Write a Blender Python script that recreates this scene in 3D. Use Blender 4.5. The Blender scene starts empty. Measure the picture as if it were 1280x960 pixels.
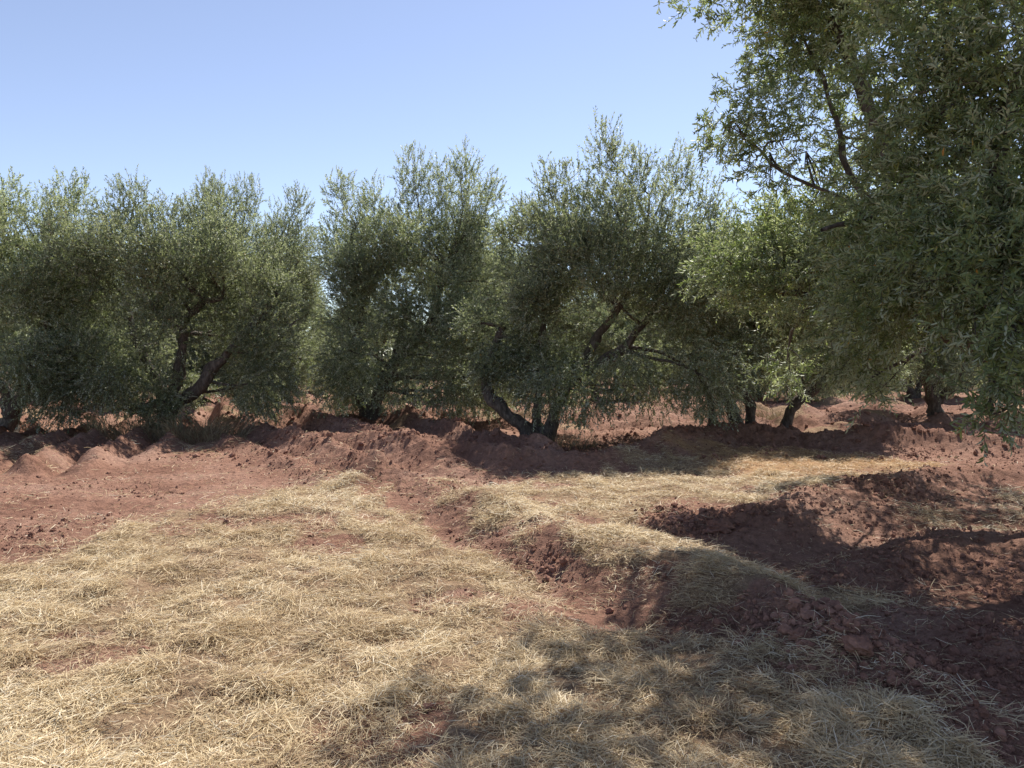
import bpy, math
import numpy as np
from mathutils import Vector

sc = bpy.context.scene
col = sc.collection
R = math.radians
rng = np.random.default_rng(11)

# ------------------------------------------------------------------ camera data
CAM_H = 1.62
FPX = 931.0
PITCH = math.atan((480 - 448) / FPX)


def ray(px, py):
    dx, dz, dy = (px - 640) / FPX, -(py - 480) / FPX, 1.0
    c, s = math.cos(PITCH), math.sin(PITCH)
    return np.array([dx, dy * c + dz * s, -dy * s + dz * c])


def gp(px, py, z=0.0):
    """point of the plan (metres) surveyed from the photograph, on the level z"""
    d = ray(px, py)
    t = (z - CAM_H) / d[2]
    return np.array([d[0] * t, d[1] * t])


def at(px, py, depth):
    d = ray(px, py)
    t = depth / d[1]
    return np.array([d[0] * t, depth, CAM_H + d[2] * t])


# ------------------------------------------------------------------ numpy noise
def _hash(ix, iy, seed):
    h = (ix.astype(np.int64) * 374761393 + iy.astype(np.int64) * 668265263 + seed * 974634721) & 0xFFFFFFFF
    h = ((h ^ (h >> 13)) * 1274126177) & 0xFFFFFFFF
    h = h ^ (h >> 16)
    return (h & 0xFFFFFF) / float(0xFFFFFF)


def vnoise(x, y, seed=0):
    ix, iy = np.floor(x), np.floor(y)
    fx, fy = x - ix, y - iy
    ix = ix.astype(np.int64); iy = iy.astype(np.int64)
    ux = fx * fx * fx * (fx * (fx * 6 - 15) + 10)
    uy = fy * fy * fy * (fy * (fy * 6 - 15) + 10)
    def g(jx, jy):
        a = _hash(jx, jy, seed) * 2 * np.pi
        return np.cos(a) * (x - jx) + np.sin(a) * (y - jy)
    n00, n10, n01, n11 = g(ix, iy), g(ix + 1, iy), g(ix, iy + 1), g(ix + 1, iy + 1)
    return ((n00 * (1 - ux) + n10 * ux) * (1 - uy) + (n01 * (1 - ux) + n11 * ux) * uy) * 1.5


def fbm(x, y, seed=0, octv=4, gain=0.5):
    s, a, f = 0.0, 1.0, 1.0
    for o in range(octv):
        s = s + a * vnoise(x * f + 17.3 * o, y * f - 9.1 * o, seed + o)
        a *= gain; f *= 2.03
    return s


def worley(x, y, seed=0):
    ix, iy = np.floor(x).astype(np.int64), np.floor(y).astype(np.int64)
    best = np.full(x.shape, 9.0)
    for a in (-1, 0, 1):
        for b in (-1, 0, 1):
            jx, jy = ix + a, iy + b
            d = (jx + _hash(jx, jy, seed) - x) ** 2 + (jy + _hash(jx, jy, seed + 77) - y) ** 2
            best = np.minimum(best, d)
    return np.sqrt(best)


def sstep(a, b, x):
    t = np.clip((x - a) / (b - a), 0, 1)
    return t * t * (3 - 2 * t)


def poly_dist(x, y, pts):
    best = np.full(np.shape(x), 1e9)
    for (ax, ay), (bx, by) in zip(pts[:-1], pts[1:]):
        dx, dy = bx - ax, by - ay
        t = np.clip(((x - ax) * dx + (y - ay) * dy) / (dx * dx + dy * dy + 1e-9), 0, 1)
        best = np.minimum(best, (x - ax - t * dx) ** 2 + (y - ay - t * dy) ** 2)
    return np.sqrt(best)


def poly_sd(x, y, pts):
    """signed distance to a closed outline, positive inside"""
    P = list(pts) + [pts[0]]
    d = poly_dist(x, y, P)
    ins = np.zeros(np.shape(x), bool)
    for (ax, ay), (bx, by) in zip(P[:-1], P[1:]):
        c = (ay > y) != (by > y)
        with np.errstate(divide='ignore', invalid='ignore'):
            ins ^= c & (x < (bx - ax) * (y - ay) / (by - ay + 1e-12) + ax)
    return np.where(ins, d, -d)


def G(*pp):
    return [tuple(gp(px, py)) for px, py in pp]


# ------------------------------------------------------------------ terrain plan
RIDGES = [  # crest line, height, half width
    (G((430, 592), (500, 606), (560, 622), (640, 656), (720, 690), (800, 708), (880, 736), (960, 768), (1040, 806), (1110, 856), (1190, 930)), .18, .36),
    (G((965, 655), (1030, 626), (1120, 612), (1210, 604), (1320, 596)), .17, .48),
    (G((400, 566), (520, 574), (640, 586), (740, 586), (830, 568), (900, 552), (1000, 553), (1100, 560), (1210, 566), (1340, 570)), .32, .42),
    (G((470, 600), (400, 574), (330, 548), (270, 524)), .38, .36),
    (G((565, 592), (470, 564), (380, 535), (320, 516)), .36, .36),
    (G((440, 612), (370, 586), (300, 560), (235, 536)), .15, .26),
    (G((520, 578), (430, 552), (345, 528), (295, 513)), .2, .3),
    (G((690, 578), (590, 556), (500, 536), (420, 516)), .32, .38),
    (G((1290, 690), (1200, 680), (1120, 700), (1060, 720)), .10, .4),
    (G((1300, 840), (1200, 800), (1120, 770)), .10, .35),
]
TROUGHS = [
    (G((505, 636), (560, 668), (630, 702), (700, 732), (790, 768)), .11, .30),
    (G((790, 660), (870, 668), (960, 700), (1060, 760), (1150, 830), (1240, 900)), .07, .5),
    (G((1330, 660), (1200, 650), (1100, 664), (1000, 690)), .12, .4),
]
STRAW = [
    [(-9.5, 4.2), (-6.0, 4.6)] + G((-60, 728), (60, 702), (180, 660), (270, 632), (400, 603), (470, 612), (530, 652), (610, 692), (690, 735), (790, 776), (900, 800), (1000, 838), (1090, 880), (1160, 935)) + [(1.5, 2.2), (1.4, .6), (-9, .6)],
    G((556, 606), (640, 622), (760, 672), (880, 690), (980, 722), (1095, 752), (1070, 778), (960, 768), (860, 782), (800, 742), (720, 716), (640, 676), (580, 650)),
    G((600, 612), (660, 602), (740, 594), (820, 574), (920, 588), (1050, 600), (1040, 624), (920, 636), (830, 640), (790, 668), (700, 640)),
    G((1120, 548), (1220, 538), (1240, 552), (1150, 558)),
    G((1130, 646), (1200, 632), (1330, 616), (1330, 668), (1200, 660)),
    G((200, 556), (270, 550), (300, 560), (250, 566)),
    G((-20, 575), (30, 556), (75, 575), (30, 590)),
]
ORANGE = [G((850, 572), (940, 562), (1070, 568), (1190, 588), (1080, 600), (930, 596)),
          G((960, 600), (1060, 602), (1110, 612), (1000, 612))]
CLODS = [(gp(1015, 803), .30), (gp(930, 655), .25), (gp(850, 652), .4), (gp(1110, 622), .5), (gp(680, 706), .25), (gp(1150, 590), .4)]


def straw_mask(x, y):
    n = fbm(x * 1.3, y * 1.3, 31, 3) * .36 + fbm(x * 6, y * 6, 35, 2) * .10
    m = np.zeros(np.shape(x))
    for k, p in enumerate(STRAW):
        w = .22 if k < 3 else .4
        m = np.maximum(m, sstep(-w, w, poly_sd(x, y, p) + n) * (1.0 if k < 3 else .6))
    # bare patches where the soil shows
    hole = sstep(.24, .5, fbm(x * .9, y * .9, 41, 3))
    m = m * (1 - .72 * hole)
    return np.maximum(m, .75 * sstep(14, 17, y) * sstep(.12, .4, fbm(x * .35, y * .6, 43, 3)))


def orange_mask(x, y):
    n = fbm(x * 1.3, y * 1.3, 51, 3) * .5
    m = np.zeros(np.shape(x))
    for p in ORANGE:
        m = np.maximum(m, sstep(-.3, .3, poly_sd(x, y, p) + n))
    return m


def tri(t):
    return np.abs((t % 1.0) * 2 - 1) * 2 - 1


def height(x, y, fine=True):
    h = .05 * fbm(x * .35, y * .35, 1, 3)
    wob = .06 * fbm(x * 1.6, y * 1.6, 61, 3)
    amp = np.clip(.95 + .5 * fbm(x * .55, y * .55, 63, 2) + .14 * fbm(x * 1.8, y * 1.8, 64, 2), .4, 1.5)
    rid = np.zeros(np.shape(x))
    for pts, a, w in RIDGES:
        d = poly_dist(x, y, pts) + wob
        rid = np.maximum(rid, a * amp * np.exp(-np.abs(d / w) ** 1.7))
    h = h + rid
    for pts, a, w in TROUGHS:
        d = poly_dist(x, y, pts) + wob
        h = h - a * np.exp(-np.abs(d / w) ** 2)
    # ploughed furrows between and behind the trees
    far = sstep(15.0, 17.5, y + .9 * fbm(x * .3, y * .3, 5, 2))
    fa = 1 / (1 + np.maximum(y - 20, 0) / 40)
    bend = .5 * fbm(x * .25, y * .25, 7, 3)
    left = sstep(-5.6, -6.6, x) * sstep(10.2, 10.6, y) * sstep(34, 24, y)
    h = h + far * (1 - left) * fa * (.19 * tri((y + .22 * x) / 2.1 + bend) + .09 * tri((x - .3 * y) / 1.7 + bend) + .14 * np.abs(fbm(x * .8, y * .8, 8, 3)))
    lb = .22 * fbm(x * .5, y * .5, 9, 2)
    h = h + left * (.165 * tri((x + .3 * y) / .74 + lb + .10 * vnoise(x * 2.5, y * 2.5, 65)) + .03 * tri((y - .2 * x) / .75 + 1.5 * lb) + .08)
    s = np.maximum(straw_mask(x, y), .8 * orange_mask(x, y))
    soil = 1 - s
    lump = fbm(x * 2.4, y * 2.4, 13, 3)
    h = h + s * (.035 + .042 * np.maximum(lump, -.3))
    if fine:
        near = sstep(30, 14, y)
        rough = np.clip(rid * 3.0 + .5 + .5 * fbm(x * .8, y * .8, 15, 2), .15, 1.5)
        for c, r in CLODS:
            rough = rough + 1.0 * np.exp(-((x - c[0]) ** 2 + (y - c[1]) ** 2) / r ** 2)
        rough = (rough + .45 * sstep(12, 14.5, y)) * (1 - .2 * left)
        cl = (.5 - worley(x * 7.5 + .6 * vnoise(x * 9, y * 9, 3), y * 7.5, 21)) * .014
        cl = cl + (.5 - worley(x * 17, y * 17, 22)) * .016
        h = h + soil * rough * near * (cl + .032 * fbm(x * 5, y * 5, 23, 5, .6))
        h = h + .009 * near * soil * fbm(x * 16, y * 16, 27, 3, .6)
    return h


# ------------------------------------------------------------------ helpers
def new_mesh(name, V, loops, starts, attrs=None):
    me = bpy.data.meshes.new(name)
    V = np.asarray(V, np.float32)
    me.vertices.add(len(V)); me.vertices.foreach_set('co', V.ravel())
    me.loops.add(len(loops)); me.loops.foreach_set('vertex_index', np.asarray(loops, np.int32))
    me.polygons.add(len(starts)); me.polygons.foreach_set('loop_start', np.asarray(starts, np.int32))
    me.update(calc_edges=True)
    for k, v in (attrs or {}).items():
        a = me.attributes.new(k, 'FLOAT', 'POINT')
        a.data.foreach_set('value', np.asarray(v, np.float32))
    return me


def quads_mesh(name, V, F, attrs=None):
    F = np.asarray(F)
    k = F.shape[1]
    return new_mesh(name, V, F.ravel(), np.arange(len(F)) * k, attrs)


class MB:
    def __init__(self):
        self.V, self.F, self.n = [], [], 0

    def add(self, V, F):
        self.V.append(V); self.F.append(np.asarray(F) + self.n); self.n += len(V)

    def mesh(self, name):
        return quads_mesh(name, np.concatenate(self.V), np.concatenate(self.F))


def link(name, me, mat, parent=None, smooth=True):
    o = bpy.data.objects.new(name, me)
    col.objects.link(o)
    if mat and not me.materials:
        me.materials.append(mat)
    if parent:
        o.parent = parent
    return o


def tag(o, label=None, cat=None, group=None, kind=None):
    if label: o['label'] = label
    if cat: o['category'] = cat
    if group: o['group'] = group
    if kind: o['kind'] = kind


def unit(v):
    return v / np.maximum(np.linalg.norm(v, axis=-1, keepdims=True), 1e-9)


# ------------------------------------------------------------------ materials
def mat_new(name):
    m = bpy.data.materials.new(name); m.use_nodes = True
    nt = m.node_tree; nt.nodes.clear()
    out = nt.nodes.new('ShaderNodeOutputMaterial')
    return m, nt, out


def N(nt, t, **kw):
    n = nt.nodes.new(t)
    for k, v in kw.items():
        if k.startswith('i_'):
            n.inputs[k[2:].replace('_', ' ')].default_value = v
        else:
            setattr(n, k, v)
    return n


def ramp(nt, fac, stops):
    r = nt.nodes.new('ShaderNodeValToRGB')
    e = r.color_ramp.elements
    e[0].position, e[0].color = stops[0][0], (*stops[0][1], 1)
    e[1].position, e[1].color = stops[-1][0], (*stops[-1][1], 1)
    for p, c in stops[1:-1]:
        k = e.new(p); k.color = (*c, 1)
    nt.links.new(fac, r.inputs['Fac'])
    return r.outputs['Color']


def mixc(nt, fac, a, b, mode='MIX'):
    m = nt.nodes.new('ShaderNodeMix'); m.data_type = 'RGBA'; m.blend_type = mode
    for s, v in ((m.inputs[0], fac), (m.inputs[6], a), (m.inputs[7], b)):
        if isinstance(v, (int, float)): s.default_value = v
        elif isinstance(v, tuple): s.default_value = (*v, 1)
        else: nt.links.new(v, s)
    return m.outputs[2]


def leaf_material(name, greens, under, transl=.22):
    m, nt, out = mat_new(name)
    at_ = N(nt, 'ShaderNodeAttribute', attribute_name='tint')
    c = ramp(nt, at_.outputs['Fac'], greens)
    geo = N(nt, 'ShaderNodeNewGeometry')
    oi = N(nt, 'ShaderNodeObjectInfo')
    hv = N(nt, 'ShaderNodeHueSaturation')
    mr = N(nt, 'ShaderNodeMapRange'); nt.links.new(oi.outputs['Random'], mr.inputs[0])
    mr.inputs[3].default_value = .85; mr.inputs[4].default_value = 1.15
    nt.links.new(mr.outputs[0], hv.inputs['Value'])
    c2 = mixc(nt, geo.outputs['Backfacing'], c, under)
    nt.links.new(c2, hv.inputs['Color'])
    b = N(nt, 'ShaderNodeBsdfPrincipled')
    nt.links.new(hv.outputs[0], b.inputs['Base Color'])
    b.inputs['Roughness'].default_value = .5
    b.inputs['Specular IOR Level'].default_value = .4
    tr = N(nt, 'ShaderNodeBsdfTranslucent')
    tc = mixc(nt, 1.0, hv.outputs[0], (.92, .97, .56), 'MULTIPLY')
    nt.links.new(tc, tr.inputs['Color'])
    ms = N(nt, 'ShaderNodeMixShader'); ms.inputs[0].default_value = transl
    nt.links.new(b.outputs[0], ms.inputs[1]); nt.links.new(tr.outputs[0], ms.inputs[2])
    nt.links.new(ms.outputs[0], out.inputs[0])
    return m


M_LEAF = leaf_material('olive_leaf', [(0, (0.128, 0.156, 0.093)), (.45, (0.215, 0.251, 0.143)), (.85, (0.317, 0.351, 0.212)), (.965, (0.340, 0.354, 0.167)), (.985, (0.472, 0.299, 0.094)), (1, (0.519, 0.252, 0.078))], (0.502, 0.532, 0.417), .42)
M_LEAF_NEAR = leaf_material('olive_leaf_near', [(0, (0.131, 0.174, 0.081)), (.45, (0.228, 0.287, 0.129)), (.85, (0.349, 0.402, 0.175)), (.975, (0.399, 0.418, 0.121)), (.988, (0.598, 0.332, 0.084)), (1, (0.632, 0.284, 0.084))], (0.498, 0.542, 0.377), .42)

m, nt, out = mat_new('bark')
tc = N(nt, 'ShaderNodeTexCoord')
mp = N(nt, 'ShaderNodeMapping'); mp.inputs['Scale'].default_value = (9, 9, 3)
nt.links.new(tc.outputs['Object'], mp.inputs[0])
nz = N(nt, 'ShaderNodeTexNoise', i_Scale=2.2, i_Detail=7.0, i_Roughness=.65); nt.links.new(mp.outputs[0], nz.inputs['Vector'])
b = N(nt, 'ShaderNodeBsdfPrincipled'); b.inputs['Roughness'].default_value = .9
nt.links.new(ramp(nt, nz.outputs[0], [(.3, (.035, .026, .02)), (.5, (.09, .070, .055)), (.72, (.20, .165, .135))]), b.inputs['Base Color'])
bp = N(nt, 'ShaderNodeBump', i_Strength=.9, i_Distance=.03); nt.links.new(nz.outputs[0], bp.inputs['Height']); nt.links.new(bp.outputs[0], b.inputs['Normal'])
nt.links.new(b.outputs[0], out.inputs[0])
M_BARK = m

m, nt, out = mat_new('red_soil')
tc = N(nt, 'ShaderNodeTexCoord')
n1 = N(nt, 'ShaderNodeTexNoise', i_Scale=.7, i_Detail=6.0, i_Roughness=.6)
n2 = N(nt, 'ShaderNodeTexNoise', i_Scale=14.0, i_Detail=8.0, i_Roughness=.68)
n3 = N(nt, 'ShaderNodeTexNoise', i_Scale=70.0, i_Detail=6.0, i_Roughness=.7)
n4 = N(nt, 'ShaderNodeTexVoronoi', i_Scale=45.0)
for n in (n1, n2, n3, n4): nt.links.new(tc.outputs['Object'], n.inputs['Vector'])
c1 = ramp(nt, n1.outputs[0], [(.32, (.19, .099, .070)), (.5, (.262, .146, .104)), (.68, (.325, .200, .150))])
c2 = ramp(nt, n2.outputs[0], [(.3, (.50, .46, .45)), (.5, (.98, .98, .98)), (.72, (1.35, 1.33, 1.3))])
c = mixc(nt, .8, c1, c2, 'MULTIPLY')
c3 = ramp(nt, n3.outputs[0], [(.3, (.6, .58, .56)), (.55, (1.05, 1.05, 1.05)), (.75, (1.4, 1.4, 1.4))])
c = mixc(nt, .6, c, c3, 'MULTIPLY')
sa = N(nt, 'ShaderNodeAttribute', attribute_name='straw')
oa = N(nt, 'ShaderNodeAttribute', attribute_name='orange')
n5 = N(nt, 'ShaderNodeTexNoise', i_Scale=30.0, i_Detail=8.0, i_Roughness=.75, i_Distortion=1.5); nt.links.new(tc.outputs['Object'], n5.inputs['Vector'])
thatch = ramp(nt, n5.outputs[0], [(.3, (.13, .078, .05)), (.5, (.27, .18, .112)), (.7, (.46, .34, .22))])
mm = N(nt, 'ShaderNodeMath', operation='MULTIPLY'); nt.links.new(sa.outputs['Fac'], mm.inputs[0]); mm.inputs[1].default_value = .9
# broken edge of the litter: threshold by the noise
ad = N(nt, 'ShaderNodeMath', operation='ADD'); nt.links.new(mm.outputs[0], ad.inputs[0])
sb = N(nt, 'ShaderNodeMath', operation='MULTIPLY_ADD'); nt.links.new(n2.outputs[0], sb.inputs[0]); sb.inputs[1].default_value = 1.2; sb.inputs[2].default_value = -.6
nt.links.new(sb.outputs[0], ad.inputs[1])
st = N(nt, 'ShaderNodeMapRange', interpolation_type='SMOOTHSTEP'); nt.links.new(ad.outputs[0], st.inputs[0]); st.inputs[1].default_value = .35; st.inputs[2].default_value = .7
c = mixc(nt, st.outputs[0], c, thatch)
othatch = ramp(nt, n5.outputs[0], [(.3, (.20, .105, .055)), (.5, (.37, .23, .115)), (.7, (.50, .35, .19))])
om = N(nt, 'ShaderNodeMath', operation='MULTIPLY'); nt.links.new(oa.outputs['Fac'], om.inputs[0]); om.inputs[1].default_value = .75
c = mixc(nt, om.outputs[0], c, othatch)
b = N(nt, 'ShaderNodeBsdfPrincipled'); b.inputs['Roughness'].default_value = 1.0; b.inputs['Specular IOR Level'].default_value = .1
nt.links.new(c, b.inputs['Base Color'])
bp1 = N(nt, 'ShaderNodeBump', i_Strength=.8, i_Distance=.05); nt.links.new(n2.outputs[0], bp1.inputs['Height'])
bp2 = N(nt, 'ShaderNodeBump', i_Strength=.9, i_Distance=.018); nt.links.new(n3.outputs[0], bp2.inputs['Height']); nt.links.new(bp1.outputs[0], bp2.inputs['Normal'])
nt.links.new(bp2.outputs[0], b.inputs['Normal'])
nt.links.new(b.outputs[0], out.inputs[0])
M_SOIL = m

m, nt, out = mat_new('soil_clod_material')
tc = N(nt, 'ShaderNodeTexCoord')
n2 = N(nt, 'ShaderNodeTexNoise', i_Scale=22.0, i_Detail=7.0, i_Roughness=.65); nt.links.new(tc.outputs['Object'], n2.inputs['Vector'])
n1 = N(nt, 'ShaderNodeTexNoise', i_Scale=1.7, i_Detail=3.0); nt.links.new(tc.outputs['Object'], n1.inputs['Vector'])
c = mixc(nt, .8, ramp(nt, n1.outputs[0], [(.35, (.18, .093, .066)), (.65, (.28, .158, .115))]), ramp(nt, n2.outputs[0], [(.3, (.55, .5, .5)), (.7, (1.3, 1.3, 1.3))]), 'MULTIPLY')
b = N(nt, 'ShaderNodeBsdfPrincipled'); b.inputs['Roughness'].default_value = 1.0; b.inputs['Specular IOR Level'].default_value = .1
nt.links.new(c, b.inputs['Base Color'])
bp = N(nt, 'ShaderNodeBump', i_Strength=.6, i_Distance=.02); nt.links.new(n2.outputs[0], bp.inputs['Height']); nt.links.new(bp.outputs[0], b.inputs['Normal'])
nt.links.new(b.outputs[0], out.inputs[0])
M_CLOD = m


def straw_material(name, stops):
    m, nt, out = mat_new(name)
    a = N(nt, 'ShaderNodeAttribute', attribute_name='tint')
    c = ramp(nt, a.outputs['Fac'], stops)
    b = N(nt, 'ShaderNodeBsdfPrincipled'); b.inputs['Roughness'].default_value = .55; b.inputs['Specular IOR Level'].default_value = .35
    nt.links.new(c, b.inputs['Base Color'])
    tr = N(nt, 'ShaderNodeBsdfTranslucent'); nt.links.new(c, tr.inputs['Color'])
    ms = N(nt, 'ShaderNodeMixShader'); ms.inputs[0].default_value = .25
    nt.links.new(b.outputs[0], ms.inputs[1]); nt.links.new(tr.outputs[0], ms.inputs[2])
    nt.links.new(ms.outputs[0], out.inputs[0])
    return m


M_STRAW = straw_material('straw', [(0, (.15, .088, .052)), (.15, (.34, .225, .13)), (.5, (.55, .425, .245)), (.85, (.68, .56, .36)), (1, (.76, .68, .52))])
M_ORANGE = straw_material('orange_straw', [(0, (.24, .13, .06)), (.4, (.48, .31, .15)), (.8, (.60, .44, .24)), (1, (.68, .54, .34))])
M_DRYGRASS = straw_material('dry_grass', [(0, (.10, .075, .04)), (.5, (.24, .19, .11)), (1, (.42, .34, .21))])

# ------------------------------------------------------------------ ground sheet
def axis(segs):
    out_ = [segs[0][0]]
    for a, b, s0, s1 in segs:
        x, L = a, b - a
        vals = []
        while x < b - 1e-6:
            s = s0 + (s1 - s0) * (x - a) / L
            x += s
            vals.append(x)
        vals = np.array(vals)
        vals = a + (vals - a) * (L / (vals[-1] - a))
        out_ += list(vals)
    return np.array(out_)


xp = axis([(0, 5.5, .024, .03), (5.5, 14, .03, .10), (14, 40, .10, .6), (40, 900, .6, 90)])
xs = np.concatenate([-xp[:0:-1], xp])
ys = axis([(-60, 0, 8, .4), (0, 2.2, .3, .05), (2.2, 9, .024, .03), (9, 18, .03, .07), (18, 50, .07, .4), (50, 1500, .4, 120)])
X, Y = np.meshgrid(xs, ys)
x, y = X.ravel(), Y.ravel()
z = height(x, y)
nx, ny = len(xs), len(ys)
idx = np.arange(nx * ny).reshape(ny, nx)
F = np.stack([idx[:-1, :-1], idx[:-1, 1:], idx[1:, 1:], idx[1:, :-1]], -1).reshape(-1, 4)
g = link('ground', quads_mesh('ground', np.stack([x, y, z], 1), F, {'straw': straw_mask(x, y), 'orange': orange_mask(x, y)}), M_SOIL)
tag(g, 'ploughed red brown earth with berms and furrows running under the olive trees', 'ground', kind='structure')
print('ground', nx, ny)


def hz(px, py):
    return height(np.atleast_1d(np.asarray(px, float)), np.atleast_1d(np.asarray(py, float)))


# ------------------------------------------------------------------ straw and grass blades
def blades(P, length, width, azim, lift, curl, tint, name, rng, roll=1.0):
    """one ribbon of three cross-sections per stalk; P is where it starts"""
    n = len(P)
    d = np.stack([np.cos(azim) * np.cos(lift), np.sin(azim) * np.cos(lift), np.sin(lift)], 1)
    side = np.stack([-np.sin(azim), np.cos(azim), np.zeros(n)], 1)
    up = np.cross(d, side); up *= np.sign(up[:, 2:3] + 1e-6)
    ro = rng.uniform(-roll, roll, n)[:, None]
    w = side * np.cos(ro) + up * np.sin(ro)
    sb = side * rng.normal(0, .35, n)[:, None]
    mid = P + d * (length * .5)[:, None] + (up * curl[:, None] + sb * .25) * (length * .25)[:, None]
    end = P + d * length[:, None] + sb * (length * .25)[:, None] - up * (np.maximum(curl, 0) * length * .35)[:, None]
    hw = (width * .5)[:, None]
    V = np.stack([P - w * hw * .8, P + w * hw * .8, mid - w * hw, mid + w * hw, end - w * hw * .45, end + w * hw * .45], 1).reshape(-1, 3)
    b0 = np.arange(n)[:, None] * 6
    F = np.concatenate([b0 + [0, 1, 3, 2], b0 + [2, 3, 5, 4]], 0)
    return quads_mesh(name, V, F, {'tint': np.repeat(tint, 6)})


def scatter_cover(name, mask, n_try, ybounds, gain, mat, rng, orange=False):
    # stalks per square metre fall off with distance from the path side of the plot
    yy = ybounds[0] * (ybounds[1] / ybounds[0]) ** rng.random(n_try)
    xx = (rng.random(n_try) * 2 - 1) * (.78 * yy + 1.3)
    keep = rng.random(n_try) < mask(xx, yy) ** 1.2 * gain * np.clip(.8 + 1.3 * fbm(xx * 2.2, yy * 2.2, 91, 4), .06, 1.2)
    xx, yy = xx[keep], yy[keep]
    n = len(xx)
    zz = height(xx, yy, False)
    clump = fbm(xx * 2.6, yy * 2.6, 93, 3)
    dirn = 2.4 * fbm(xx * 1.1, yy * 1.1, 95, 3) * math.pi + rng.normal(0, .65, n)
    dirn = np.where(rng.random(n) < .55, rng.uniform(0, 2 * np.pi, n), dirn)
    far = 1 + np.maximum(yy - 4.5, 0) * .13
    L = rng.uniform(.025, .125, n) * np.clip(1 + .8 * clump, .6, 1.4)
    lift = rng.normal(.04, .17, n) + np.maximum(clump, 0) * .12
    lift = np.where(rng.random(n) < .018, lift + .5, lift)
    lift -= .05
    off = rng.uniform(-.008, .03, n) + np.maximum(clump, 0) * .025
    P = np.stack([xx, yy, zz + off], 1)
    tint = np.clip(rng.normal(.52, .24, n) + .25 * fbm(xx * .8, yy * .8, 97, 2) - .25 * (off < 0), 0, 1)
    W = rng.uniform(.0018, .0038, n) * far
    return link(name, blades(P, L, W, dirn, lift, rng.normal(.05, .3, n), tint, name, rng), mat)


s_ = scatter_cover('straw_cover', straw_mask, 1000000, (2.1, 13.5), 1.0, M_STRAW, rng)
tag(s_, 'pale dry straw strewn over the red earth in the foreground', 'straw', kind='stuff')
print('straw', len(s_.data.polygons) // 2)
s_ = scatter_cover('orange_straw_cover', orange_mask, 330000, (6.5, 13.5), .8, M_ORANGE, rng)
tag(s_, 'orange tinted dry straw patch on flat earth before the right trees', 'straw', kind='stuff')


def sparse_mask(x, y):
    return (.03 + .16 * sstep(.0, .5, fbm(x * .7, y * .7, 131, 3)) + .10 * sstep(-1, -2.5, x) + .30 * sstep(-1.1, .1, np.maximum.reduce([poly_sd(x, y, p) for p in STRAW[:3]]))) * (y < 16)


s_ = scatter_cover('loose_straw', sparse_mask, 330000, (2.1, 16), 1.0, M_STRAW, rng)
tag(s_, 'loose single straws blown over the bare red soil', 'straw', kind='stuff')

# ------------------------------------------------------------------ clods
PHI = (1 + 5 ** .5) / 2
ICO = unit(np.array([(-1, PHI, 0), (1, PHI, 0), (-1, -PHI, 0), (1, -PHI, 0), (0, -1, PHI), (0, 1, PHI), (0, -1, -PHI), (0, 1, -PHI), (PHI, 0, -1), (PHI, 0, 1), (-PHI, 0, -1), (-PHI, 0, 1)], float))
ICOF = [(0, 11, 5), (0, 5, 1), (0, 1, 7), (0, 7, 10), (0, 10, 11), (1, 5, 9), (5, 11, 4), (11, 10, 2), (10, 7, 6), (7, 1, 8), (3, 9, 4), (3, 4, 2), (3, 2, 6), (3, 6, 8), (3, 8, 9), (4, 9, 5), (2, 4, 11), (6, 2, 10), (8, 6, 7), (9, 8, 1)]


def subdivide(V, F):
    V = list(map(tuple, V)); mid = {}; out_ = []
    def m_(a, b):
        k = (min(a, b), max(a, b))
        if k not in mid:
            p = (np.array(V[a]) + np.array(V[b])) / 2
            V.append(tuple(p / np.linalg.norm(p))); mid[k] = len(V) - 1
        return mid[k]
    for a, b, c in F:
        ab, bc, ca = m_(a, b), m_(b, c), m_(c, a)
        out_ += [(a, ab, ca), (b, bc, ab), (c, ca, bc), (ab, bc, ca)]
    return np.array(V), np.array(out_)


S1V, S1F = subdivide(ICO, ICOF)
S2V, S2F = subdivide(S1V, S1F)
S3V, S3F = subdivide(S2V, S2F)


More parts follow.
